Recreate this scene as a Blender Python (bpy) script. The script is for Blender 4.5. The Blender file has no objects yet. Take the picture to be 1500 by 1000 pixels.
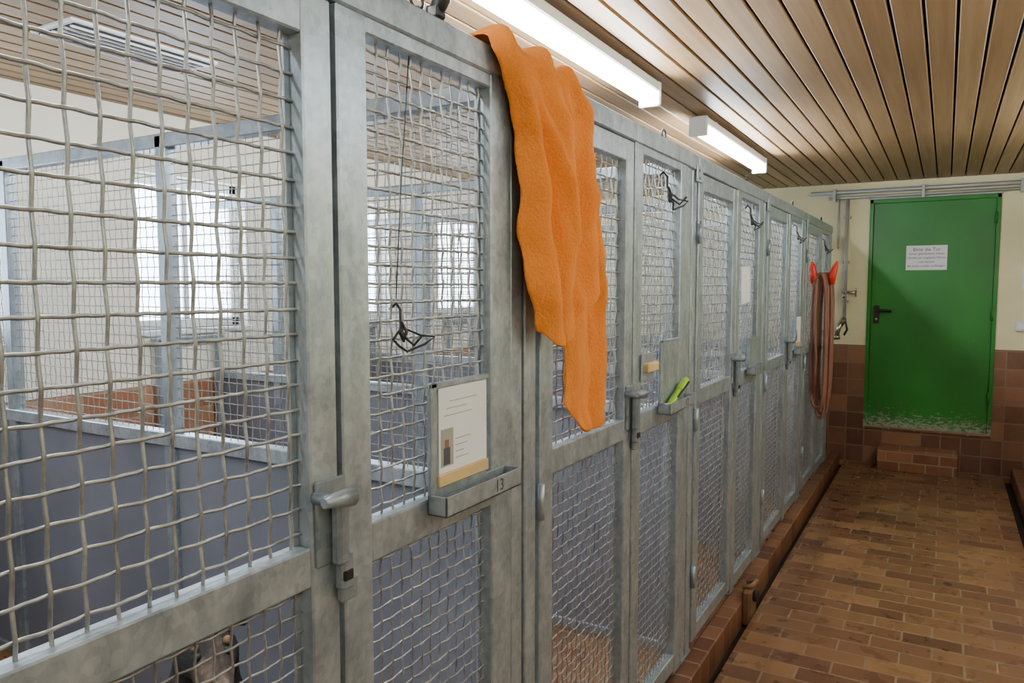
import bpy, bmesh, math, random
from math import sin, cos, pi, radians
from mathutils import Vector, Matrix
random.seed(7)
D = bpy.data
SC = bpy.context.scene.collection

# ------------------------------------------------------------------ materials
def new_mat(name):
    m = D.materials.new(name); m.use_nodes = True
    nt = m.node_tree; b = nt.nodes['Principled BSDF']
    return m, nt, b
def N(nt, t, **kw):
    n = nt.nodes.new(t)
    for k, v in kw.items(): setattr(n, k, v)
    return n
def ramp(nt, fac, stops):
    r = N(nt, 'ShaderNodeValToRGB')
    while len(r.color_ramp.elements) < len(stops): r.color_ramp.elements.new(0.5)
    for e, (p, c) in zip(r.color_ramp.elements, stops):
        e.position = p; e.color = (c[0], c[1], c[2], 1)
    nt.links.new(fac, r.inputs['Fac']); return r.outputs['Color']
def noise(nt, scale, detail=4, vec=None, rough=.5):
    n = N(nt, 'ShaderNodeTexNoise'); n.inputs['Scale'].default_value = scale
    n.inputs['Detail'].default_value = detail; n.inputs['Roughness'].default_value = rough
    if vec is None:
        tc = N(nt, 'ShaderNodeTexCoord'); vec = tc.outputs['Object']
    nt.links.new(vec, n.inputs['Vector']); return n.outputs['Fac']
def bump(nt, b, h, strength=.3, dist=.01):
    bp = N(nt, 'ShaderNodeBump'); bp.inputs['Strength'].default_value = strength
    bp.inputs['Distance'].default_value = dist
    nt.links.new(h, bp.inputs['Height']); nt.links.new(bp.outputs['Normal'], b.inputs['Normal'])
def simple(name, c, rough=.5, metal=0, var=.15, scale=12, bmp=0):
    m, nt, b = new_mat(name)
    f = noise(nt, scale)
    c2 = [max(0, x*(1-var)) for x in c]; c3 = [min(1, x*(1+var)) for x in c]
    nt.links.new(ramp(nt, f, [(.3, c2), (.7, c3)]), b.inputs['Base Color'])
    b.inputs['Roughness'].default_value = rough; b.inputs['Metallic'].default_value = metal
    if bmp: bump(nt, b, f, bmp, .005)
    return m
def galv(name, dark, light, scale=22, metal=.45, rough=.42):
    m, nt, b = new_mat(name)
    tc = N(nt, 'ShaderNodeTexCoord')
    mp = N(nt, 'ShaderNodeMapping'); mp.inputs['Scale'].default_value = (1, 1, .5)
    nt.links.new(tc.outputs['Object'], mp.inputs['Vector'])
    v = N(nt, 'ShaderNodeTexVoronoi'); v.inputs['Scale'].default_value = scale*4
    nt.links.new(tc.outputs['Object'], v.inputs['Vector'])
    n = noise(nt, scale, 6, mp.outputs[0], .62)
    sp = N(nt, 'ShaderNodeSeparateColor'); nt.links.new(v.outputs['Color'], sp.inputs[0])
    mx = N(nt, 'ShaderNodeMix'); mx.inputs[0].default_value = .14
    nt.links.new(n, mx.inputs[2]); nt.links.new(sp.outputs[0], mx.inputs[3])
    nt.links.new(ramp(nt, mx.outputs[0], [(.30, dark), (.68, light)]), b.inputs['Base Color'])
    rr = N(nt, 'ShaderNodeMapRange'); rr.inputs[3].default_value = rough-.14; rr.inputs[4].default_value = rough+.12
    nt.links.new(n, rr.inputs[0]); nt.links.new(rr.outputs[0], b.inputs['Roughness'])
    b.inputs['Metallic'].default_value = metal
    return m
def tile(name, u, v, w, h, c1, c2, mortar, offset=.5, rough=.3, msize=.004, patch=None):
    m, nt, b = new_mat(name)
    tc = N(nt, 'ShaderNodeTexCoord'); s = N(nt, 'ShaderNodeSeparateXYZ'); c = N(nt, 'ShaderNodeCombineXYZ')
    nt.links.new(tc.outputs['Object'], s.inputs[0])
    nt.links.new(s.outputs[u], c.inputs[0]); nt.links.new(s.outputs[v], c.inputs[1])
    br = N(nt, 'ShaderNodeTexBrick'); br.offset = offset
    br.inputs['Scale'].default_value = 1; br.inputs['Brick Width'].default_value = w
    br.inputs['Row Height'].default_value = h; br.inputs['Mortar Size'].default_value = msize
    br.inputs['Mortar Smooth'].default_value = .3; br.inputs['Bias'].default_value = 0
    br.inputs['Color1'].default_value = (0, 0, 0, 1); br.inputs['Color2'].default_value = (1, 1, 1, 1)
    br.inputs['Mortar'].default_value = (.5, .5, .5, 1)
    nt.links.new(c.outputs[0], br.inputs['Vector'])
    n = noise(nt, 9, 5, tc.outputs['Object'])
    mx = N(nt, 'ShaderNodeMix'); mx.inputs[0].default_value = .35
    sep = N(nt, 'ShaderNodeSeparateColor'); nt.links.new(br.outputs['Color'], sep.inputs[0])
    nt.links.new(sep.outputs[0], mx.inputs[2]); nt.links.new(n, mx.inputs[3])
    stops = [(.12, c1), (.5, [(a+b_)/2 for a, b_ in zip(c1, c2)]), (.85, c2)]
    if patch: stops = [(.1, c1), (.4, patch), (.6, [(a+b_)/2 for a, b_ in zip(c1, c2)]), (.85, c2)]
    col = ramp(nt, mx.outputs[0], stops)
    m2 = N(nt, 'ShaderNodeMix', data_type='RGBA')
    nt.links.new(br.outputs['Fac'], m2.inputs['Factor'])
    nt.links.new(col, m2.inputs['A']); m2.inputs['B'].default_value = (*mortar, 1)
    nt.links.new(m2.outputs['Result'], b.inputs['Base Color'])
    inv = N(nt, 'ShaderNodeMath', operation='SUBTRACT'); inv.inputs[0].default_value = 1
    nt.links.new(br.outputs['Fac'], inv.inputs[1])
    bump(nt, b, inv.outputs[0], .5, .003)
    mr = N(nt, 'ShaderNodeMapRange'); mr.inputs[3].default_value = rough-.08; mr.inputs[4].default_value = rough+.2
    nt.links.new(n, mr.inputs[0]); nt.links.new(mr.outputs[0], b.inputs['Roughness'])
    return m

GALV = galv('galvanised_steel', (.235, .285, .335), (.48, .55, .615), scale=19, metal=.5, rough=.36)
GALV2 = galv('galvanised_steel_dull', (.17, .21, .245), (.34, .39, .44), 14)
WIRE = galv('crimped_wire', (.22, .22, .22), (.42, .43, .42), 30, .6, .36)
PANEL = simple('grey_blue_panel', (.17, .185, .23), .28, 0, .18, 3)
DARK = simple('dark_gap', (.012, .011, .01), .8)
BLACK = simple('black_plastic', (.015, .015, .016), .4)
HOOKM = simple('dark_steel_wire', (.05, .05, .055), .4, .6)
WHITE = simple('white_paper', (.88, .90, .96), .7, 0, .02)
PRINT = simple('print_ink', (.08, .08, .10), .7)
WOOD = simple('pine_strip', (.70, .50, .25), .5, 0, .12, 18)
CREAM = simple('cream_wall_paint', (.84, .78, .50), .7, 0, .10, 2.5, .1)
CREAM2 = simple('light_wall_paint', (.88, .85, .74), .7, 0, .04, 2.5)
LAMPW = simple('lamp_housing', (.85, .86, .87), .4, 0, .02)
PVC = simple('white_frame', (.8, .82, .84), .4, 0, .03)
RED = simple('red_plastic', (.75, .03, .012), .35, 0, .1)
HOSE = simple('rubber_hose', (.26, .115, .08), .45, 0, .15, 6)
PIPE = simple('painted_pipe', (.42, .43, .41), .4, .3, .1)
BRASS = simple('chromed_brass', (.55, .52, .45), .25, .9, .1)
LIME = simple('lime_plastic', (.34, .66, .02), .35, 0, .08)
CONC = simple('gutter_concrete', (.022, .017, .013), .7, 0, .3)
T_FLOOR = tile('floor_tiles', 0, 1, .24, .115, (.10, .040, .024), (.29, .15, .065), (.27, .19, .115), .5, .24, .0050, (.18, .080, .040))
T_CURB = tile('curb_tiles', 1, 0, .12, .24, (.10, .034, .020), (.25, .11, .055), (.26, .18, .12), 0, .35, .007)
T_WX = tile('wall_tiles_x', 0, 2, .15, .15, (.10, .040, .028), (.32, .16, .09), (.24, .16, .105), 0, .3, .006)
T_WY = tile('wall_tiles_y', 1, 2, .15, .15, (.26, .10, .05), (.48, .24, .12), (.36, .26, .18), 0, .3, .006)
T_STEP = tile('step_tiles', 0, 2, .2, .085, (.17, .06, .03), (.36, .17, .09), (.32, .23, .15), .5, .35, .007)
BP = .10
def wood_mat():
    m, nt, b = new_mat('ceiling_boards')
    tc = N(nt, 'ShaderNodeTexCoord'); s = N(nt, 'ShaderNodeSeparateXYZ'); nt.links.new(tc.outputs['Object'], s.inputs[0])
    d = N(nt, 'ShaderNodeMath', operation='DIVIDE'); d.inputs[1].default_value = BP; nt.links.new(s.outputs[0], d.inputs[0])
    f = N(nt, 'ShaderNodeMath', operation='FLOOR'); nt.links.new(d.outputs[0], f.inputs[0])
    w = N(nt, 'ShaderNodeTexWhiteNoise', noise_dimensions='1D'); nt.links.new(f.outputs[0], w.inputs['W'])
    mp = N(nt, 'ShaderNodeMapping'); mp.inputs['Scale'].default_value = (38, 1.3, 38)
    off = N(nt, 'ShaderNodeCombineXYZ'); mul = N(nt, 'ShaderNodeMath', operation='MULTIPLY'); mul.inputs[1].default_value = 37
    nt.links.new(w.outputs['Value'], mul.inputs[0]); nt.links.new(mul.outputs[0], off.inputs[1])
    ad = N(nt, 'ShaderNodeVectorMath', operation='ADD'); nt.links.new(tc.outputs['Object'], ad.inputs[0]); nt.links.new(off.outputs[0], ad.inputs[1])
    nt.links.new(ad.outputs[0], mp.inputs['Vector'])
    n = noise(nt, 1.0, 5, mp.outputs[0], .6)
    mx = N(nt, 'ShaderNodeMix'); mx.inputs[0].default_value = .35
    nt.links.new(n, mx.inputs[2]); nt.links.new(w.outputs['Value'], mx.inputs[3])
    nt.links.new(ramp(nt, mx.outputs[0], [(.2, (.20, .105, .042)), (.5, (.31, .19, .092)), (.8, (.45, .30, .165))]), b.inputs['Base Color'])
    b.inputs['Roughness'].default_value = .5
    return m
BOARD = wood_mat()

def emis(name, c, s):
    m = D.materials.new(name); m.use_nodes = True; nt = m.node_tree
    b = nt.nodes['Principled BSDF']; b.inputs['Base Color'].default_value = (.9, .9, .9, 1)
    b.inputs['Emission Color'].default_value = (*c, 1); b.inputs['Emission Strength'].default_value = s
    return m
TUBE = emis('fluorescent_tube', (.93, .98, 1.0), 150)
TUBE_FILL = emis('fill_tube_dim', (.92, .97, 1.0), 36)  # weaker glow for the added fill row on the right

def towel_mat():
    m, nt, b = new_mat('orange_terry')
    tc = N(nt, 'ShaderNodeTexCoord')
    n = noise(nt, 240, 3, tc.outputs['Object'], .8)
    n2 = noise(nt, 7, 3, tc.outputs['Object'])
    mx = N(nt, 'ShaderNodeMix'); mx.inputs[0].default_value = .35
    nt.links.new(n, mx.inputs[2]); nt.links.new(n2, mx.inputs[3])
    nt.links.new(ramp(nt, mx.outputs[0], [(.3, (.74, .19, .020)), (.7, (.98, .33, .050))]), b.inputs['Base Color'])
    b.inputs['Roughness'].default_value = .95
    b.inputs['Sheen Weight'].default_value = .35; b.inputs['Sheen Tint'].default_value = (1, .6, .3, 1)
    b.inputs['Specular IOR Level'].default_value = .1
    bump(nt, b, n, .6, .004)
    return m
TOWEL = towel_mat()

def door_mat():
    m, nt, b = new_mat('green_door_paint')
    tc = N(nt, 'ShaderNodeTexCoord'); s = N(nt, 'ShaderNodeSeparateXYZ'); nt.links.new(tc.outputs['Object'], s.inputs[0])
    mp = N(nt, 'ShaderNodeMapping'); mp.inputs['Scale'].default_value = (.6, 1, 1.6)
    nt.links.new(tc.outputs['Object'], mp.inputs['Vector'])
    n = noise(nt, 34, 10, mp.outputs[0], .8)
    mr = N(nt, 'ShaderNodeMapRange'); mr.inputs[1].default_value = .34; mr.inputs[2].default_value = .60
    mr.inputs[3].default_value = .21; mr.inputs[4].default_value = 0
    nt.links.new(s.outputs[2], mr.inputs[0])
    ad = N(nt, 'ShaderNodeMath', operation='ADD'); nt.links.new(n, ad.inputs[0]); nt.links.new(mr.outputs[0], ad.inputs[1])
    n3 = noise(nt, 1.6, 3, tc.outputs['Object'])
    g = ramp(nt, n3, [(.3, (.010, .15, .018)), (.7, (.016, .24, .026))])
    mk = ramp(nt, ad.outputs[0], [(.655, (0, 0, 0)), (.69, (1, 1, 1))])
    mx = N(nt, 'ShaderNodeMix', data_type='RGBA')
    nt.links.new(mk, mx.inputs['Factor']); nt.links.new(g, mx.inputs['A']); mx.inputs['B'].default_value = (.36, .38, .31, 1)
    nt.links.new(mx.outputs['Result'], b.inputs['Base Color'])
    b.inputs['Roughness'].default_value = .38
    return m
GREEN = door_mat()

def fur_mat():
    m, nt, b = new_mat('dog_fur')
    tc = N(nt, 'ShaderNodeTexCoord'); s = N(nt, 'ShaderNodeSeparateXYZ'); nt.links.new(tc.outputs['Object'], s.inputs[0])
    n = noise(nt, 18, 6, tc.outputs['Object'], .7)
    mr = N(nt, 'ShaderNodeMapRange'); mr.inputs[1].default_value = .15; mr.inputs[2].default_value = .60
    nt.links.new(s.outputs[0], mr.inputs[0])
    mz = N(nt, 'ShaderNodeMapRange'); mz.inputs[1].default_value = .34; mz.inputs[2].default_value = .12
    nt.links.new(s.outputs[2], mz.inputs[0])
    mm = N(nt, 'ShaderNodeMath', operation='MAXIMUM'); nt.links.new(mr.outputs[0], mm.inputs[0]); nt.links.new(mz.outputs[0], mm.inputs[1])
    ad = N(nt, 'ShaderNodeMath', operation='ADD'); nt.links.new(mm.outputs[0], ad.inputs[0]); nt.links.new(n, ad.inputs[1])
    nt.links.new(ramp(nt, ad.outputs[0], [(.52, (.016, .015, .017)), (.68, (.12, .08, .06)), (.85, (.30, .25, .21))]), b.inputs['Base Color'])
    b.inputs['Roughness'].default_value = .8
    nf = noise(nt, 120, 3, tc.outputs['Object'], .8); bump(nt, b, nf, .8, .006)
    return m
FUR = fur_mat()

# ------------------------------------------------------------------ builders
class B:
    def __init__(s): s.V = []; s.F = []; s.M = []; s.mats = []; s.smooth = []
    def mi(s, m):
        if m not in s.mats: s.mats.append(m)
        return s.mats.index(m)
    def box(s, x0, x1, y0, y1, z0, z1, m, bev=.003, rot=None, piv=None):
        bm = bmesh.new(); bmesh.ops.create_cube(bm, size=1)
        sx, sy, sz = abs(x1-x0), abs(y1-y0), abs(z1-z0)
        for v in bm.verts: v.co = Vector((v.co.x*sx, v.co.y*sy, v.co.z*sz))
        bv = min(bev, sx*.3, sy*.3, sz*.3)
        if bv > 0: bmesh.ops.bevel(bm, geom=bm.edges[:], offset=bv, segments=1, affect='EDGES')
        c = Vector(((x0+x1)/2, (y0+y1)/2, (z0+z1)/2))
        o = len(s.V); i = s.mi(m); bm.verts.index_update()
        for v in bm.verts:
            p = v.co.copy()
            if rot is not None: p = rot @ p
            s.V.append((p+c)[:])
        for f in bm.faces: s.F.append([o+v.index for v in f.verts]); s.M.append(i); s.smooth.append(False)
        bm.free()
    def tube(s, pts, r, m, n=6, caps=True, closed=False):
        i = s.mi(m); o = len(s.V); L = len(pts); P = [Vector(p) for p in pts]
        rr = r if isinstance(r, (list, tuple)) else [r]*L
        up = None
        for k in range(L):
            a = P[k-1] if (k > 0 or closed) else P[k]; b = P[(k+1) % L] if (k < L-1 or closed) else P[k]
            t = (b-a).normalized()
            if up is None:
                up = Vector((0, 0, 1)) if abs(t.z) < .8 else Vector((1, 0, 0))
            e1 = (up - t*up.dot(t))
            if e1.length < 1e-4: e1 = t.orthogonal()
            e1.normalize(); e2 = t.cross(e1); up = e1
            for j in range(n):
                an = 2*pi*j/n
                s.V.append((P[k]+(e1*cos(an)+e2*sin(an))*rr[k])[:])
        for k in range(L if closed else L-1):
            k2 = (k+1) % L
            for j in range(n):
                s.F.append([o+k*n+j, o+k*n+(j+1) % n, o+k2*n+(j+1) % n, o+k2*n+j]); s.M.append(i); s.smooth.append(True)
        if caps and not closed:
            s.F.append([o+j for j in range(n)][::-1]); s.M.append(i); s.smooth.append(False)
            s.F.append([o+(L-1)*n+j for j in range(n)]); s.M.append(i); s.smooth.append(False)
    def grid(s, rows, m):
        o = len(s.V); i = s.mi(m); R = len(rows); C = len(rows[0])
        for r in rows:
            for p in r: s.V.append(tuple(p))
        for a in range(R-1):
            for b in range(C-1):
                s.F.append([o+a*C+b, o+a*C+b+1, o+(a+1)*C+b+1, o+(a+1)*C+b]); s.M.append(i); s.smooth.append(True)
    def wiremesh(s, plane, c, u0, u1, z0, z1, pitch, r, m, n=5, jit=.0004):
        nu = max(1, round((u1-u0)/pitch)); nz = max(1, round((z1-z0)/pitch))
        pu = (u1-u0)/nu; pz = (z1-z0)/nz; A = r*.85; ext = .012
        def P(u, z, d): return (c+d, u, z) if plane == 'X' else (u, c+d, z)
        def crimp(t):
            v = cos(t*pi); return math.copysign(abs(v)**1.6, v)
        for k in range(nu):
            u = u0+(k+.5)*pu; ph = random.uniform(0, 6)
            steps = nz*6; pts = []
            for q in range(-1, steps+2):
                z = z0+q*pz/6; z = min(max(z, z0-ext), z1+ext)
                sg = 1 if k % 2 else -1
                pts.append(P(u+sin(z*5+ph)*jit, z, crimp(q/6-.5)*sg*A))
            s.tube(pts, r, m, n)
        for k in range(nz):
            z = z0+(k+.5)*pz; ph = random.uniform(0, 6)
            steps = nu*6; pts = []
            for q in range(-1, steps+2):
                u = u0+q*pu/6; u = min(max(u, u0-ext), u1+ext)
                t = q/6-.5
                sg = -1 if k % 2 else 1
                pts.append(P(u, z+sin(t*2*pi)*A*.22+sin(u*6+ph)*jit, crimp(t)*sg*A))
            s.tube(pts, r, m, n)
    def mesh(s, name):
        me = D.meshes.new(name); me.from_pydata(s.V, [], s.F)
        for m in s.mats: me.materials.append(m)
        me.polygons.foreach_set('material_index', s.M); me.polygons.foreach_set('use_smooth', s.smooth)
        me.update(); return me
    def obj(s, name, parent=None):
        return link(name, s.mesh(name), parent)
def link(name, data, parent=None, loc=None):
    o = D.objects.new(name, data); SC.objects.link(o)
    if parent: o.parent = parent
    if loc: o.location = loc
    return o
def empty(name, loc=(0, 0, 0)):
    e = D.objects.new(name, None); e.location = loc; SC.objects.link(e); return e
def text(name, body, size, mat, mtx, parent=None, align='CENTER'):
    c = D.curves.new(name, 'FONT'); c.body = body; c.size = size; c.align_x = align; c.align_y = 'CENTER'
    c.materials.append(mat); o = link(name, c, parent); o.matrix_world = mtx
    return o

# ------------------------------------------------------------------ dimensions
XK = -.86            # kennel front plane
YE, YB = 7.40, -1.7  # end wall (door), wall behind
XL, XR = -3.65, 1.10
ZC = 2.50
KF = .08             # kennel plinth height
PER = 1.34; U0 = .29
UN = [U0+PER*k for k in range(-1, 5)]

# ------------------------------------------------------------------ room shell
b = B(); b.box(-.75, .46, YB, YE, -.12, 0, T_FLOOR, 0); b.obj('floor')
b = B(); b.box(-.80, -.745, YB, YE, -.14, -.05, CONC, 0); b.box(.455, .525, YB, YE, -.14, -.05, CONC, 0); b.obj('floor_drain_channel')
b = B(); b.box(XL, -.87, YB, YE, -.12, KF-.002, T_FLOOR, 0); b.obj('floor_kennel')
b = B(); b.box(-.87, -.795, YB, YE, -.12, KF, T_CURB, .006); b.obj('trim_1')
b = B(); b.box(.52, XR, YB, YE, -.12, KF, T_CURB, .006); b.obj('trim_2')
b = B()
k = math.floor(XL/BP)
while k*BP < XR:
    x = k*BP
    x0 = max(x+.005, XL); x1 = min(x+BP-.004, XR)
    if x1 > x0+.005: b.box(x0, x1, YB, YE, ZC, ZC+.016, BOARD, .004)
    k += 1
b.box(XL-.1, XR+.1, YB-.1, YE+.1, ZC+.03, ZC+.09, DARK, 0)
b.obj('ceiling')

DX0, DX1, DZ0, DZ1 = -.61, .365, .34, 2.345
b = B()
WH = 1.06
for (x0, x1) in ((XL, DX0), (DX1, XR)):
    b.box(x0, x1, YE, YE+.2, WH, ZC+.03, CREAM, 0)
    b.box(x0, x1, YE-.012, YE+.2, -.12, WH, T_WX, 0)
b.box(DX0, DX1, YE, YE+.2, DZ1, ZC+.03, CREAM, 0)
b.box(DX0, DX1, YE-.012, YE+.2, -.12, DZ0-.02, T_WX, 0)
b.obj('wall_end')
b = B()
b.box(XL, XR, YB-.15, YB, WH, ZC+.03, CREAM, 0); b.box(XL, XR, YB-.15, YB+.01, -.12, WH, T_WX, 0); b.obj('wall_back')
b = B()
b.box(XR, XR+.15, YB, YE, WH, ZC+.03, CREAM, 0); b.box(XR-.01, XR+.15, YB, YE, -.12, WH, T_WY, 0); b.obj('wall_right')
WINS = [(1.08+PER*k, 1.79+PER*k) for k in range(-1, 5)]
WZ0, WZ1 = 1.35, 2.18
b = B()
b.box(XL-.25, XL, YB, YE, WH, WZ0, CREAM2, 0); b.box(XL-.25, XL, YB, YE, WZ1, ZC+.03, CREAM2, 0)
b.box(XL-.25, XL+.012, YB, YE, -.12, WH, T_WY, 0)
ys = [YB]+[v for w in WINS for v in w]+[YE]
for k in range(0, len(ys), 2): b.box(XL-.25, XL, ys[k], ys[k+1], WZ0, WZ1, CREAM2, 0)
b.obj('wall_left')
GL = D.materials.new('frosted_glass'); GL.use_nodes = True
g = GL.node_tree.nodes['Principled BSDF']; g.inputs['Base Color'].default_value = (.85, .92, 1, 1)
g.inputs['Roughness'].default_value = .5
g.inputs['Emission Color'].default_value = (.68, .84, 1, 1); g.inputs['Emission Strength'].default_value = 13
for k, (a, c) in enumerate(WINS):
    b = B(); X = XL-.08
    for (y0, y1, z0, z1) in ((a, a+.05, WZ0, WZ1), (c-.05, c, WZ0, WZ1), (a, c, WZ0, WZ0+.05), (a, c, WZ1-.05, WZ1)):
        b.box(X-.05, X, y0, y1, z0, z1, PVC, .004)
    b.box(X-.045, X-.005, (a+c)/2-.02, (a+c)/2+.02, WZ0, WZ1, PVC, .004)
    b.box(X-.035, X-.025, a+.04, c-.04, WZ0+.04, WZ1-.04, GL, 0)
    b.box(XL-.08, XL+.03, a-.02, c+.02, WZ0-.03, WZ0, PVC, .004)
    b.obj('window_%d' % (k+1))
for k, (a, c) in enumerate(WINS[1:], 1):
    b = B()
    for y in (a+.06, c-.28):
        b.box(XL+.035, XL+.07, y, y+.035, KF, 1.30, GALV2, .003)
    b.box(XL+.035, XL+.07, a+.04, c-.23, 1.28, 1.31, GALV2, .003)
    b.box(XL+.04, XL+.055, a+.095, c-.28, KF, .70, PANEL, .002)
    b.obj('dog_hatch')

# ------------------------------------------------------------------ door
b = B()
b.box(DX0+.03, DX1-.03, YE+.01, YE+.05, DZ0, DZ1-.03, GREEN, .003)
b.box(DX0, DX0+.03, YE-.015, YE+.08, DZ0-.02, DZ1, GREEN, .003)
b.box(DX1-.03, DX1, YE-.015, YE+.08, DZ0-.02, DZ1, GREEN, .003)
b.box(DX0, DX1, YE-.015, YE+.08, DZ1-.035, DZ1, GREEN, .003)
b.box(DX0, DX1, YE-.03, YE+.08, DZ0-.022, DZ0, T_STEP, .003)
b.box(DX0-.01, DX1+.01, YE-.02, YE+.02, DZ1, DZ1+.02, PIPE, .003)
hz = 1.365
b.box(DX0+.055, DX0+.10, YE-.002, YE+.012, hz-.11, hz+.05, BLACK, .004)
b.tube([(DX0+.077, YE+.01, hz+.01), (DX0+.077, YE-.045, hz+.01), (DX0+.095, YE-.055, hz+.01), (DX0+.20, YE-.055, hz+.005)], .013, BLACK, 10)
b.tube([(DX0+.077, YE+.01, hz-.07), (DX0+.077, YE-.008, hz-.07)], .012, BRASS, 10)
for z in (.6, 1.3, 2.1): b.tube([(DX1-.03, YE-.02, z), (DX1-.03, YE-.02, z+.1)], .009, GREEN, 8)
door = b.obj('door_1')
nt_ = empty('door_notice', (-.16, YE+.004, 1.83))
b = B(); b.box(-.155, .155, -.001, .001, -.105, .105, WHITE, 0)
p = b.obj('paper', nt_)
R = Matrix.Rotation(radians(90), 4, 'X')
for k, (t, sz) in enumerate((('Bitte die Tür', .040), ('immer geschlossen halten,', .026), ('Hunde nur angeleint führen', .026), ('und danach', .026), ('die Leine wieder aufhängen.', .026))):
    text('line_%d' % (k+1), t, sz, PRINT, Matrix.Translation((-.16, YE+.0015, 1.83+.07-.035*k)) @ R)
for o in [o for o in SC.objects if o.name.startswith('line_')]:
    o.parent = nt_
    o.matrix_parent_inverse = Matrix.Translation((-.16, YE+.004, 1.83)).inverted()
b = B()
b.box(-.47, .13, YE-.26, YE-.013, 0, .19, T_STEP, .006)
b.obj('tiled_step')

# pipes, valve
b = B()
zp = 2.44
b.tube([(-1.1, YE-.05, zp-.02), (DX1+.1, YE-.05, zp-.02), (XR-.02, YE-.05, zp-.02)], .018, PIPE, 10)
b.tube([(-.95, YE-.05, zp-.07), (-.3, YE-.05, zp-.07), (XR-.02, YE-.05, zp-.065)], .014, PIPE, 10)
for x in (-.9, -.2, .5, .95): b.box(x-.012, x+.012, YE-.07, YE, zp-.1, zp+.01, PIPE, .002)
b.obj('ceiling_pipes')
b = B()
xp = -.79
b.tube([(xp, YE-.045, zp-.07), (xp, YE-.045, 1.25)], .016, PIPE, 10)
b.tube([(xp-.07, YE-.045, 2.38), (xp-.07, YE-.045, 1.95), (xp-.07, YE-.01, 1.93)], .010, PIPE, 8)
for z in (2.2, 1.8, 1.45): b.box(xp-.03, xp+.03, YE-.05, YE, z-.012, z+.012, PIPE, .003)
b.tube([(xp, YE-.045, 1.53), (xp, YE-.12, 1.53)], .022, BRASS, 10)
b.tube([(xp, YE-.05, 1.53), (xp+.09, YE-.06, 1.53)], .014, BRASS, 10)
for q in range(4):
    an = q*pi/2+.3
    b.tube([(xp+.09, YE-.06, 1.53), (xp+.09, YE-.06+.035*cos(an), 1.53+.04*sin(an))], .007, BRASS, 6)
b.tube([(xp, YE-.12, 1.53), (xp, YE-.13, 1.48)], .013, BRASS, 10)
b.tube([(xp, YE-.045, 1.29), (xp-.03, YE-.11, 1.24), (xp-.05, YE-.12, 1.14)], [.025, .024, .02], BRASS, 10)
b.tube([(xp-.02, YE-.1, 1.22), (xp+.02, YE-.12, 1.27), (xp+.035, YE-.12, 1.20), (xp+.01, YE-.12, 1.15)], .010, BLACK, 8)
b.tube([(xp-.05, YE-.12, 1.15), (xp-.045, YE-.12, 1.11)], .028, BRASS, 10)
b.obj('water_tap')
b = B(); b.box(.55, .66, YE-.06, YE, 2.36, 2.47, PVC, .006)
b.tube([(.60, YE-.04, 2.37), (.60, YE-.04, 2.30), (.70, YE-.04, 2.28)], .008, PVC, 8); b.obj('junction_box')
b = B(); b.box(.50, .58, YE-.035, YE, 1.22, 1.30, PVC, .006); b.box(.515, .565, YE-.042, YE-.034, 1.235, 1.285, WHITE, .004); b.obj('light_switch')
b = B(); b.box(.53, .70, YE-.006, YE, 1.55, 1.78, WHITE, 0)
for q in range(6): b.box(.55, .68, YE-.008, YE-.006, 1.58+q*.03, 1.585+q*.03, PRINT, 0)
b.obj('wall_notice')

# ------------------------------------------------------------------ kennel front
ZT0, ZT1 = 2.035, 2.095
ZM0, ZM1 = 1.10, 1.165
b = B()
for U in UN: b.box(XK-.055, XK, U-.003, U+PER-.003, ZT0, ZT1, GALV, .004)
for U in UN[1:]:
    b.box(XK-.004, XK+.006, U-.045, U+.03, ZT0-.045, ZT0+.02, GALV, .003)
    for dz in (-.03, .0): b.tube([(XK, U-.02, ZT0+dz), (XK+.012, U-.02, ZT0+dz)], .006, GALV, 8)
b.obj('kennel_top_rail')
b = B()
g0, g1 = 0.0, .625; st = .062; dp = .04
GZ0, GZ1 = .115, 2.03
b.box(-dp, 0, g0, g0+.07, GZ0, GZ1, GALV); b.box(-dp, 0, g1-st, g1, GZ0, GZ1, GALV)
b.box(-dp, -.001, g0+.07, g1-st, 1.965, GZ1, GALV); b.box(-dp, -.001, g0+.07, g1-st, ZM0, ZM1, GALV)
b.box(-dp, -.001, g0+.07, g1-st, GZ0, GZ0+.06, GALV)
for (z0, z1) in ((GZ0+.06, ZM0), (ZM1, 1.965)):
    b.box(-.034, -.028, g0+.07, g0+.082, z0, z1, GALV2, .001); b.box(-.034, -.028, g1-st-.012, g1-st, z0, z1, GALV2, .001)
b.wiremesh('X', -.024, g0+.072, g1-st-.002, ZM1, 1.965, .040, .0027, WIRE, 6, .0008)
b.wiremesh('X', -.024, g0+.072, g1-st-.002, GZ0+.06, ZM0, .030, .0021, WIRE, 5)
for z in (.35, 1.0, 1.75): b.tube([(.004, -.002, z), (.004, -.002, z+.09)], .009, GALV, 8)
yl = g1-.035
b.box(.0, .008, yl-.022, yl+.045, 1.13, 1.27, GALV2, .003)
b.tube([(.0, yl-.02, 1.245), (.05, yl-.02, 1.245)], .010, GALV2, 10)
b.tube([(.05, yl-.05, 1.25), (.052, yl-.02, 1.25), (.045, yl+.015, 1.245)], [.008, .013, .016], GALV2, 10)
b.box(.012, .034, yl+.0, yl+.028, 1.13, 1.235, GALV2, .006)
b.box(.008, .03, yl+.012, yl+.04, 1.085, 1.15, GALV2, .005)
b.box(.010, .032, yl+.014, yl+.036, 1.10, 1.12, BLACK, .003)
b.box(.005, .02, yl+.02, yl+.06, 1.06, 1.10, GALV2, .004)
gate_me = b.mesh('kennel_gate')
b = B()
p0, p1 = .638, 1.195; sl = .072; sr = .085
b.box(-dp, 0, p0, p0+sl, .083, 2.034, GALV); b.box(-dp, 0, p1-sr, p1, .083, 2.034, GALV)
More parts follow.
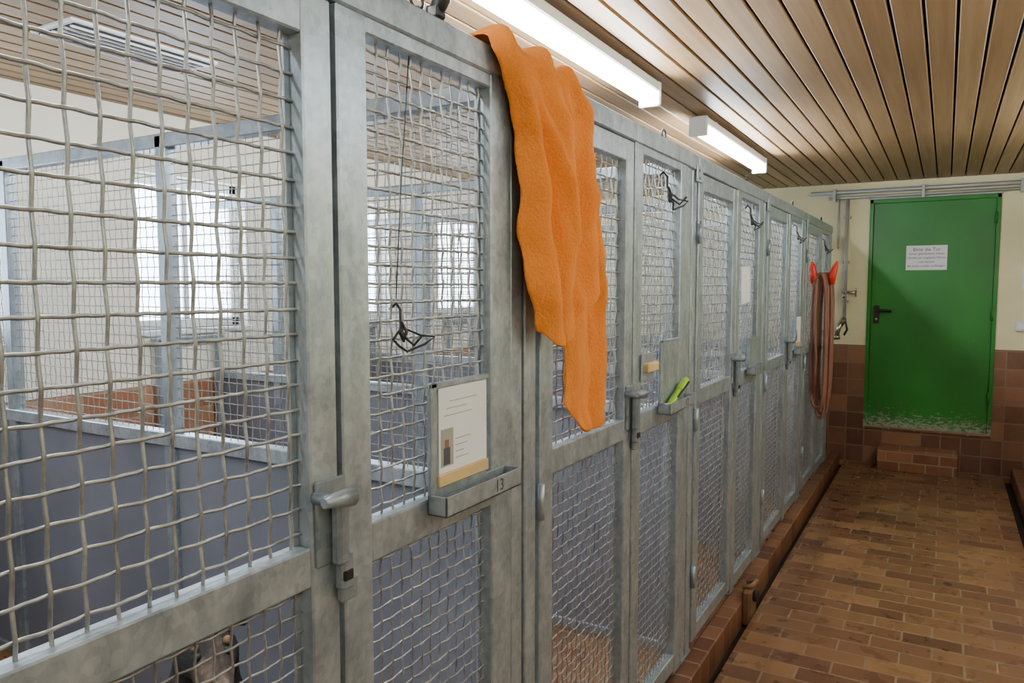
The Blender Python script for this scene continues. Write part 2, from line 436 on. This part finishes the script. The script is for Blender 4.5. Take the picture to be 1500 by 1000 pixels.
b.box(-dp, -.001, p0+sl, p1-sr, 2.005, 2.034, GALV); b.box(-dp, -.001, p0+sl, p1-sr, ZM0-.005, ZM1, GALV)
b.box(-dp, -.001, p0+sl, p1-sr, .10, .165, GALV)
b.box(-.055, -.042, g1-.01, p0+.01, .083, 2.034, DARK, 0)
b.box(-.036, -.03, p1-sr-.012, p1-sr, .165, 2.005, GALV2, .001)
b.wiremesh('X', -.024, p0+sl+.002, p1-sr-.002, ZM1, 2.005, .0335, .0025, WIRE, 6, .0007)
b.wiremesh('X', -.024, p0+sl+.002, p1-sr-.002, .165, ZM0-.005, .030, .0021, WIRE, 5)
panel_me = b.mesh('kennel_mesh_panel')
b = B()
b.box(-.055, -.006, 1.205, 1.258, KF, 2.034, GALV); b.box(-.055, -.006, 1.272, 1.328, KF, 2.034, GALV)
b.box(-.05, -.02, 1.256, 1.274, KF, 2.03, DARK, 0); b.box(-.05, -.03, 1.197, 1.206, KF, 2.03, DARK, 0)
b.box(-.075, .0, 1.21, 1.33, KF, KF+.012, GALV2, .002)
post_me = b.mesh('kennel_post')
b = B()
pe = XL-XK
for x in (-.085, -1.32, -2.28):
    b.box(x-.025, x+.025, -.022, .022, KF, 2.06, GALV2)
b.box(pe+.004, -.06, -.022, .022, 2.02, 2.065, GALV2); b.box(pe+.014, -.06, -.024, .024, 1.06, 1.105, GALV)
b.box(pe+.014, -.06, -.02, .02, KF+.02, KF+.055, GALV2)
for (a, c) in ((-1.295, -.11), (-2.255, -1.345), (pe+.014, -2.305)):
    b.box(a, c, -.009, .009, KF+.05, 1.065, PANEL, .002)
    b.wiremesh('Y', 0, a+.002 if a > pe+.1 else a+.012, c-.002, 1.105, 2.02, .033, .0018, WIRE, 4)
part_me = b.mesh('kennel_partition')
for k, U in enumerate(UN):
    link('kennel_gate', gate_me, None, (XK, U, 0))
    link('kennel_mesh_panel', panel_me, None, (XK, U, 0))
    link('kennel_post', post_me, None, (XK, U, 0))
    link('kennel_partition', part_me, None, (XK, U+1.268, 0))

# card holders with tray
def holder(U, paper=True, num='13', boardh=.23):
    e = empty('card_holder', (XK, U, 0))
    b = B()
    y0, y1 = .865, 1.075
    b.box(.004, .010, y0, y1, 1.165, 1.165+boardh, GALV, .002)
    b.box(.010, .016, y0, y0+.018, 1.165, 1.165+boardh, GALV, .002)
    b.box(.010, .016, y0, y1, 1.155+boardh, 1.165+boardh, GALV, .002)
    b.box(.004, .05, y0, 1.155, 1.138, 1.143, GALV, .002); b.box(.046, .05, y0, 1.155, 1.138, 1.178, GALV, .002)
    b.box(.004, .05, y0, y0+.004, 1.138, 1.178, GALV, .002); b.box(.004, .05, 1.151, 1.155, 1.138, 1.178, GALV, .002)
    b.box(.004, .009, y0, 1.155, 1.138, 1.178, GALV, .002)
    b.obj('tray', e)
    if paper:
        b = B(); b.box(.0105, .0125, y0+.028, y1-.008, 1.205, 1.382, WHITE, 0)
        b.box(.0125, .0135, y0+.034, y0+.076, 1.225, 1.300, PIPE, 0)
        b.box(.0135, .0138, y0+.042, y0+.064, 1.228, 1.262, PRINT, 0); b.box(.0135, .0138, y0+.046, y0+.060, 1.262, 1.278, HOSE, 0)
        for q in range(4): b.box(.0125, .013, y0+.085, y0+.085+random.uniform(.03, .07), 1.235+q*.013, 1.2368+q*.013, PIPE, 0)
        for q in range(3): b.box(.0125, .013, y0+.045+.01*q, y0+.045+random.uniform(.08, .12), 1.325+q*.014, 1.3266+q*.014, PIPE, 0)
        b.obj('card', e)
        b = B(); b.box(.011, .019, y0+.020, y1-.008, 1.188, 1.213, WOOD, .002); b.obj('wood_strip', e)
    if num:
        t = text('number', num, .036, PRINT, Matrix.Identity(4), e)
        t.location = (.0508, 1.06, 1.158); t.rotation_euler = (radians(90), 0, radians(90))
        t.data.extrude = .0002
    return e
holder(UN[1], True); holder(UN[2], False, num='12'); holder(UN[3], False, num='11', boardh=.16); holder(UN[4], True, num='10', boardh=.25)
b = B()
U = UN[2]
p0 = Vector((XK+.028, U+.90, 1.155)); p1 = Vector((XK+.034, U+1.10, 1.235))
dv = (p1-p0)
b.tube([p0, p0+dv*.1, p0+dv*.12, p0+dv*.6], [.005, .011, .013, .013], LIME, 12)
b.tube([p0+dv*.6, p0+dv*.62, p0+dv*.95, p1], [.014, .015, .015, .012], LIME, 12)
b.tube([p0+dv*.35+Vector((.012, 0, .004)), p0+dv*.9+Vector((.016, 0, .004))], .004, BLACK, 6)
b.obj('marker_pen')
b = B(); b.box(XK+.006, XK+.03, UN[2]+.70, UN[2]+.80, 1.30, 1.33, WOOD, .003); b.box(XK+.004, XK+.01, UN[2]+.69, UN[2]+.81, 1.27, 1.36, GALV, .003); b.obj('wooden_name_tag')
b = B(); b.box(XK+.003, XK+.005, UN[3]+.72, UN[3]+.90, 1.50, 1.68, WHITE, 0, Matrix.Rotation(.06, 3, 'X')); b.obj('paper_note')

def hook(loc, s=1.0, tall=.0):
    b = B(); x, y, z = loc
    def q(a, c, d): return (x+a*s, y+c*s, z+d*s)
    b.tube([q(-.02, 0, .06), q(0, 0, .075), q(.012, 0, .06), q(.012, 0, .03), q(.02, 0, .0), q(.05, .0, -.02), q(.07, 0, -.0)], .0035*s, HOOKM, 6)
    b.tube([q(.015, 0, .02), q(.03, -.05, -.005), q(.045, -.045, -.02), q(.03, .0, -.035), q(.045, .05, -.02), q(.05, .08, -.005), q(.03, .05, .0)], .003*s, HOOKM, 6, closed=True)
    b.tube([q(.014, 0, .03), q(.02, -.012, .01), q(.02, .0, -.01), q(.02, .012, .01)], .005*s, HOOKM, 6, closed=True)
    if tall: b.tube([(x, y, z+.07), (x+.004, y+.012, z+tall*.5), (x-.002, y+.05, z+tall)], .0011, HOOKM, 5)
    b.obj('leash_hook')
hook((XK-.015, 1.09, 1.49), .8, .54)
hook((XK-.012, 2.57, 1.89), 1.2); hook((XK-.012, 3.86, 1.90), 1.1); hook((XK-.012, 5.2, 1.90), 1.1); hook((XK-.012, 6.5, 1.88), 1.1)
b = B()
for y in (1.18, 2.62, 3.9, 5.2, 6.5):
    r = .016
    pts = [(XK-.03, y+r*1.2*cos(a), 2.105+r+r*sin(a)) for a in [2*pi*i/12 for i in range(12)]]
    b.tube(pts, .0035, HOOKM, 6, closed=True)
    b.tube([(XK-.03, y, 2.094), (XK-.03, y, 2.11)], .006, GALV2, 8)
b.obj('rail_eye_rings')
b = B()
b.tube([(XK-.02, 1.22, 2.10), (XK+.0, 1.22, 2.13), (XK+.01, 1.22, 2.17), (XK-.01, 1.22, 2.20)], [.012, .018, .016, .01], BLACK, 10)
b.box(XK-.03, XK, 1.205, 1.235, 2.095, 2.12, BLACK, .004)
b.obj('cable_clamp')

# ------------------------------------------------------------------ towel
def lerp(a, b_, t): return a+(b_-a)*t
def interp(tab, z):
    if z >= tab[0][0]: return tab[0][1]
    for (z0, v0), (z1, v1) in zip(tab, tab[1:]):
        if z >= z1:
            t = (z0-z)/(z0-z1); t = t*t*(3-2*t)*.5+t*.5
            return lerp(v0, v1, t)
    return tab[-1][1]
def ridge(s, c, w):
    d = (s-c)/w; return math.exp(-d*d)
def drape(b, L, Rr, zbot, xb, folds, wob=.006, over=True, nC=64, nR=90, ztop=2.085, ph=0, out=0):
    rows = []; prof = []
    if over:
        for (x, z) in ((-.932, 2.045), (-.935, 2.07), (-.932, 2.09), (-.917, 2.108), (-.89, 2.113), (-.868, 2.112), (-.851, 2.104)):
            prof.append((x, z))
    def relief(s, t):
        return sum(h*ridge(s, lerp(a, c, t), w*(.7+.5*t)) for (a, c, w, h) in folds)
    for (x, z) in prof:
        r = []
        for c in range(nC+1):
            s = c/nC; y = lerp(L[0][1], Rr[0][1], s)
            w = max(0, relief(s, 0))*.6
            r.append((x+(w if x > -.9 else -w*.2), y, z+(w if z > 2.09 else 0)))
        rows.append(r)
    for q in range(nR+1):
        t = q/nR; r = []
        for c in range(nC+1):
            s = c/nC
            z = lerp(ztop, interp2(zbot, s), t)
            y = lerp(interp(L, z), interp(Rr, z), s)
            g = (.55+.45*min(1, t*3))*(1-.35*max(0, t-.55)/.45)
            x = xb+relief(s, t)*g+wob*sin(s*9+t*7+ph)*t+wob*.6*sin(t*17+s*6)+out*t
            x += .003*sin(s*23+t*11+ph)*sin(t*19-s*4)
            edge = min(1, min(s, 1-s)*12)
            x -= (1-edge)**2*.012
            x = max(x, XK+.010)
            y += .005*sin(t*13+ph)+.003*sin(t*29+s*5)
            r.append((x, y, z+.006*sin(s*13+ph)*t))
        rows.append(r)
    b.grid(rows, TOWEL)
def interp2(tab, s):
    for (a, va), (c, vc) in zip(tab, tab[1:]):
        if s <= c:
            t = (s-a)/(c-a); return lerp(va, vc, t*t*(3-2*t))
    return tab[-1][1]
b = B()
drape(b, [(2.09, 1.375), (2.04, 1.40), (1.97, 1.455), (1.913, 1.475), (1.80, 1.478), (1.717, 1.478), (1.58, 1.505), (1.50, 1.525), (1.44, 1.55)],
      [(2.09, 1.79), (2.04, 1.84), (1.98, 1.866), (1.80, 1.855), (1.717, 1.858), (1.58, 1.880), (1.44, 1.85)],
      [(0, 1.472), (.12, 1.438), (.42, 1.452), (.7, 1.53), (1, 1.63)], -.836,
      [(.10, .16, .09, .040), (.52, .36, .13, .042), (.88, .80, .10, .036), (.30, .30, .03, -.010), (.27, .62, .05, .018), (.7, .55, .03, -.012)], ph=.8, out=.018)
drape(b, [(2.09, 1.66), (1.6, 1.68), (1.44, 1.74), (1.266, 1.742), (1.18, 1.78)],
      [(2.09, 1.82), (1.98, 1.875), (1.8, 1.945), (1.675, 1.985), (1.463, 2.015), (1.21, 2.005)],
      [(0, 1.27), (.4, 1.180), (.8, 1.20), (1, 1.23)], -.848,
      [(.3, .24, .13, .018), (.75, .74, .10, .028), (.5, .5, .05, -.010)], over=False, ph=2.4)
tw = b.obj('orange_towel')
md = tw.modifiers.new('solid', 'SOLIDIFY'); md.thickness = .006; md.offset = 0
md = tw.modifiers.new('sub', 'SUBSURF'); md.levels = 2; md.render_levels = 2
tx = D.textures.new('terry', 'CLOUDS'); tx.noise_scale = .006; tx.noise_depth = 1
md = tw.modifiers.new('pile', 'DISPLACE'); md.texture = tx; md.strength = .0028; md.mid_level = .5
tx2 = D.textures.new('crumple', 'CLOUDS'); tx2.noise_scale = .08; tx2.noise_depth = 1
md = tw.modifiers.new('crumple', 'DISPLACE'); md.texture = tx2; md.strength = .010; md.mid_level = .4; md.texture_coords = 'GLOBAL'

# ------------------------------------------------------------------ hose on rack
b = B(); hy = 5.9
b.box(XK+.003, XK+.02, hy-.03, hy+.03, 1.55, 1.75, RED, .004)
b.tube([(XK+.01, hy, 1.65), (XK+.08, hy, 1.64), (XK+.16, hy, 1.655)], .016, RED, 10)
for (x, dx) in ((XK+.015, -.008), (XK+.14, .018)):
    b.tube([(x, hy-.01, 1.60), (x, hy-.02, 1.66), (x+dx, hy-.02, 1.72), (x+dx*1.8, hy-.02, 1.765)], [.02, .028, .02, .006], RED, 10)
b.obj('hose_rack')
b = B(); pts = []
turns = 5; nn = 48
for i in range(turns*nn):
    a = 2*pi*i/nn; k = i/nn
    hw = .045+.008*sin(k*2.1); zt = 1.675; zb = .66+.05*sin(k*1.7)
    c = cos(a); s = sin(a)
    z = (zt+zb)/2+(zt-zb)/2*(abs(c)**.55)*(1 if c > 0 else -1)
    x = XK+.08+hw*(abs(s)**.6)*(1 if s > 0 else -1)+(.009*(k-2.5))
    pts.append((x, hy-.045+.020*k+.006*sin(a*2), z))
b.tube(pts, .012, HOSE, 8)
b.tube([(XK+.04, hy-.04, 1.64), (XK+.035, hy-.06, 1.4), (XK+.05, hy-.06, 1.05), (XK+.04, hy-.06, .80)], .011, HOSE, 8)
b.obj('garden_hose')

b = B()
b.box(-.80, -.755, 3.58, 3.72, -.045, .13, simple('old_wood', (.16, .08, .04), .7, 0, .3, 20), .012)
b.tube([(-.755, 3.65, .09), (-.735, 3.65, .09)], .028, DARK, 12)
b.tube([(-.80, 3.62, .13), (-.76, 3.62, .145), (-.75, 3.70, .145), (-.80, 3.70, .13)], .012, simple('old_wood2', (.25, .13, .07), .7), 8)
b.obj('wooden_wedge_block')

# ------------------------------------------------------------------ lamps
def lamp(x, y0, y1, tm, z=2.405):
    e = empty('fluorescent_lamp', (x, (y0+y1)/2, z))
    h = (y1-y0)/2
    b = B()
    b.box(-.045, .045, -h, h, .03, .075, LAMPW, .006)
    b.box(-.05, .05, -h-.012, -h+.014, -.03, .075, LAMPW, .006); b.box(-.05, .05, h-.014, h+.012, -.03, .075, LAMPW, .006)
    for q in (-h*.6, h*.6): b.box(-.02, .02, q-.02, q+.02, .072, ZC-z, LAMPW, .002)
    b.obj('housing', e)
    b = B(); b.tube([(0, -h+.012, 0), (0, h-.012, 0)], .026, tm, 12); b.obj('tube', e)
for (a, c) in ((-.55, .95), (1.75, 3.25), (4.0, 5.5)): lamp(-1.17, a, c, TUBE)
for (a, c) in ((-1.2, .3), (1.75, 3.25), (4.0, 5.5)): lamp(.78, a, c, TUBE_FILL)  # unseen row, added as fill to light the kennel fronts
b = B()
b.box(-2.88, -2.62, 1.53, 2.13, ZC-.012, ZC+.002, PVC, .003)
b.box(-2.86, -2.64, 1.55, 2.11, ZC-.016, ZC-.011, DARK, 0)
for q in range(6):
    x = -2.853+q*.0375
    b.box(x, x+.012, 1.55, 2.11, ZC-.022, ZC-.012, PVC, .001, Matrix.Rotation(.5, 3, 'Y'))
b.obj('ceiling_vent')

# ------------------------------------------------------------------ dog
def skin(name, verts, edges, radii, mat, parent, sub=2, root=0):
    me = D.meshes.new(name); me.from_pydata(verts, edges, []); me.materials.append(mat)
    o = link(name, me, parent)
    o.modifiers.new('skin', 'SKIN').use_smooth_shade = True
    for i, r in enumerate(radii):
        me.skin_vertices[0].data[i].radius = r if isinstance(r, tuple) else (r, r)
    me.skin_vertices[0].data[root].use_root = True
    s = o.modifiers.new('sub', 'SUBSURF'); s.levels = sub; s.render_levels = sub
    return o
dog = empty('dog', (-1.66, 1.24, KF)); dog.rotation_euler = (0, 0, radians(-28)); dog.scale = (.95,)*3
V = [(-.28, 0, .16), (-.16, 0, .29), (-.03, 0, .39), (.05, 0, .49), (.09, 0, .58), (.12, 0, .635), (.18, 0, .615), (.235, 0, .585), (.285, 0, .575)]
Rd = [(.11, .11), (.13, .135), (.13, .14), (.10, .105), (.09, .095), (.09, .080), (.060, .055), (.040, .038), (.030, .028)]
E = [(i, i+1) for i in range(8)]
def chain(root, pts, rs):
    p = root
    for q, r in zip(pts, rs):
        V.append(q); Rd.append(r); E.append((p, len(V)-1)); p = len(V)-1
for s in (1, -1):
    chain(2, [(.02, .085*s, .33), (.0, .09*s, .21), (.04, .088*s, .11), (.045, .088*s, .035), (.10, .09*s, .024)], [.055, .042, .028, .03, .026])
    chain(0, [(-.20, .10*s, .17), (-.05, .15*s, .19), (-.20, .15*s, .06), (-.10, .15*s, .03), (-.02, .155*s, .025)], [.085, .065, .034, .03, .027])
chain(0, [(-.39, -.04, .08), (-.46, -.12, .04), (-.47, -.24, .035), (-.44, -.33, .03)], [.045, .032, .03, .018])
skin('body', V, E, Rd, FUR, dog)
TAN = simple('tan_fur', (.26, .15, .08), .8)
for s in (1, -1):
    me = D.meshes.new('ear'); bm = bmesh.new()
    pts = [(.07, .035*s, .69), (.13, .05*s, .695), (.115, .10*s, .665), (.06, .09*s, .655), (.11, .125*s, .735)]
    vs = [bm.verts.new(p) for p in pts]
    for f in ((0, 1, 4), (1, 2, 4), (2, 3, 4), (3, 0, 4), (0, 3, 2, 1)): bm.faces.new([vs[i] for i in f])
    bmesh.ops.recalc_face_normals(bm, faces=bm.faces); bmesh.ops.subdivide_edges(bm, edges=bm.edges[:], cuts=2, use_grid_fill=True)
    bm.to_mesh(me); bm.free(); me.materials.append(FUR)
    o = link('ear_%s' % ('left' if s > 0 else 'right'), me, dog); o.modifiers.new('s', 'SUBSURF').levels = 1
    for name, c, r, m in (('eye', (.190, .038*s, .650), .012, BLACK), ('brow', (.175, .040*s, .672), .011, TAN)):
        me = D.meshes.new(name); bm = bmesh.new(); bmesh.ops.create_uvsphere(bm, u_segments=14, v_segments=10, radius=r)
        for f in bm.faces: f.smooth = True
        bm.to_mesh(me); bm.free(); me.materials.append(m); link(name, me, dog, c)
me = D.meshes.new('nose'); bm = bmesh.new(); bmesh.ops.create_uvsphere(bm, u_segments=14, v_segments=10, radius=.017, matrix=Matrix.Diagonal((.8, 1.2, .8, 1)))
bm.to_mesh(me); bm.free(); me.materials.append(BLACK); link('nose', me, dog, (.31, 0, .582))

# ------------------------------------------------------------------ world, camera
w = D.worlds.new('World'); bpy.context.scene.world = w; w.use_nodes = True
w.node_tree.nodes['Background'].inputs[0].default_value = (.75, .87, 1, 1); w.node_tree.nodes['Background'].inputs[1].default_value = 1.5

cam = D.cameras.new('camera'); cam.sensor_width = 36; cam.lens = 26.4; cam.clip_start = .02
co = link('camera', cam); co.location = (0, 0, 1.58); co.rotation_euler = (radians(90-4.16), 0, radians(30))
bpy.context.scene.camera = co
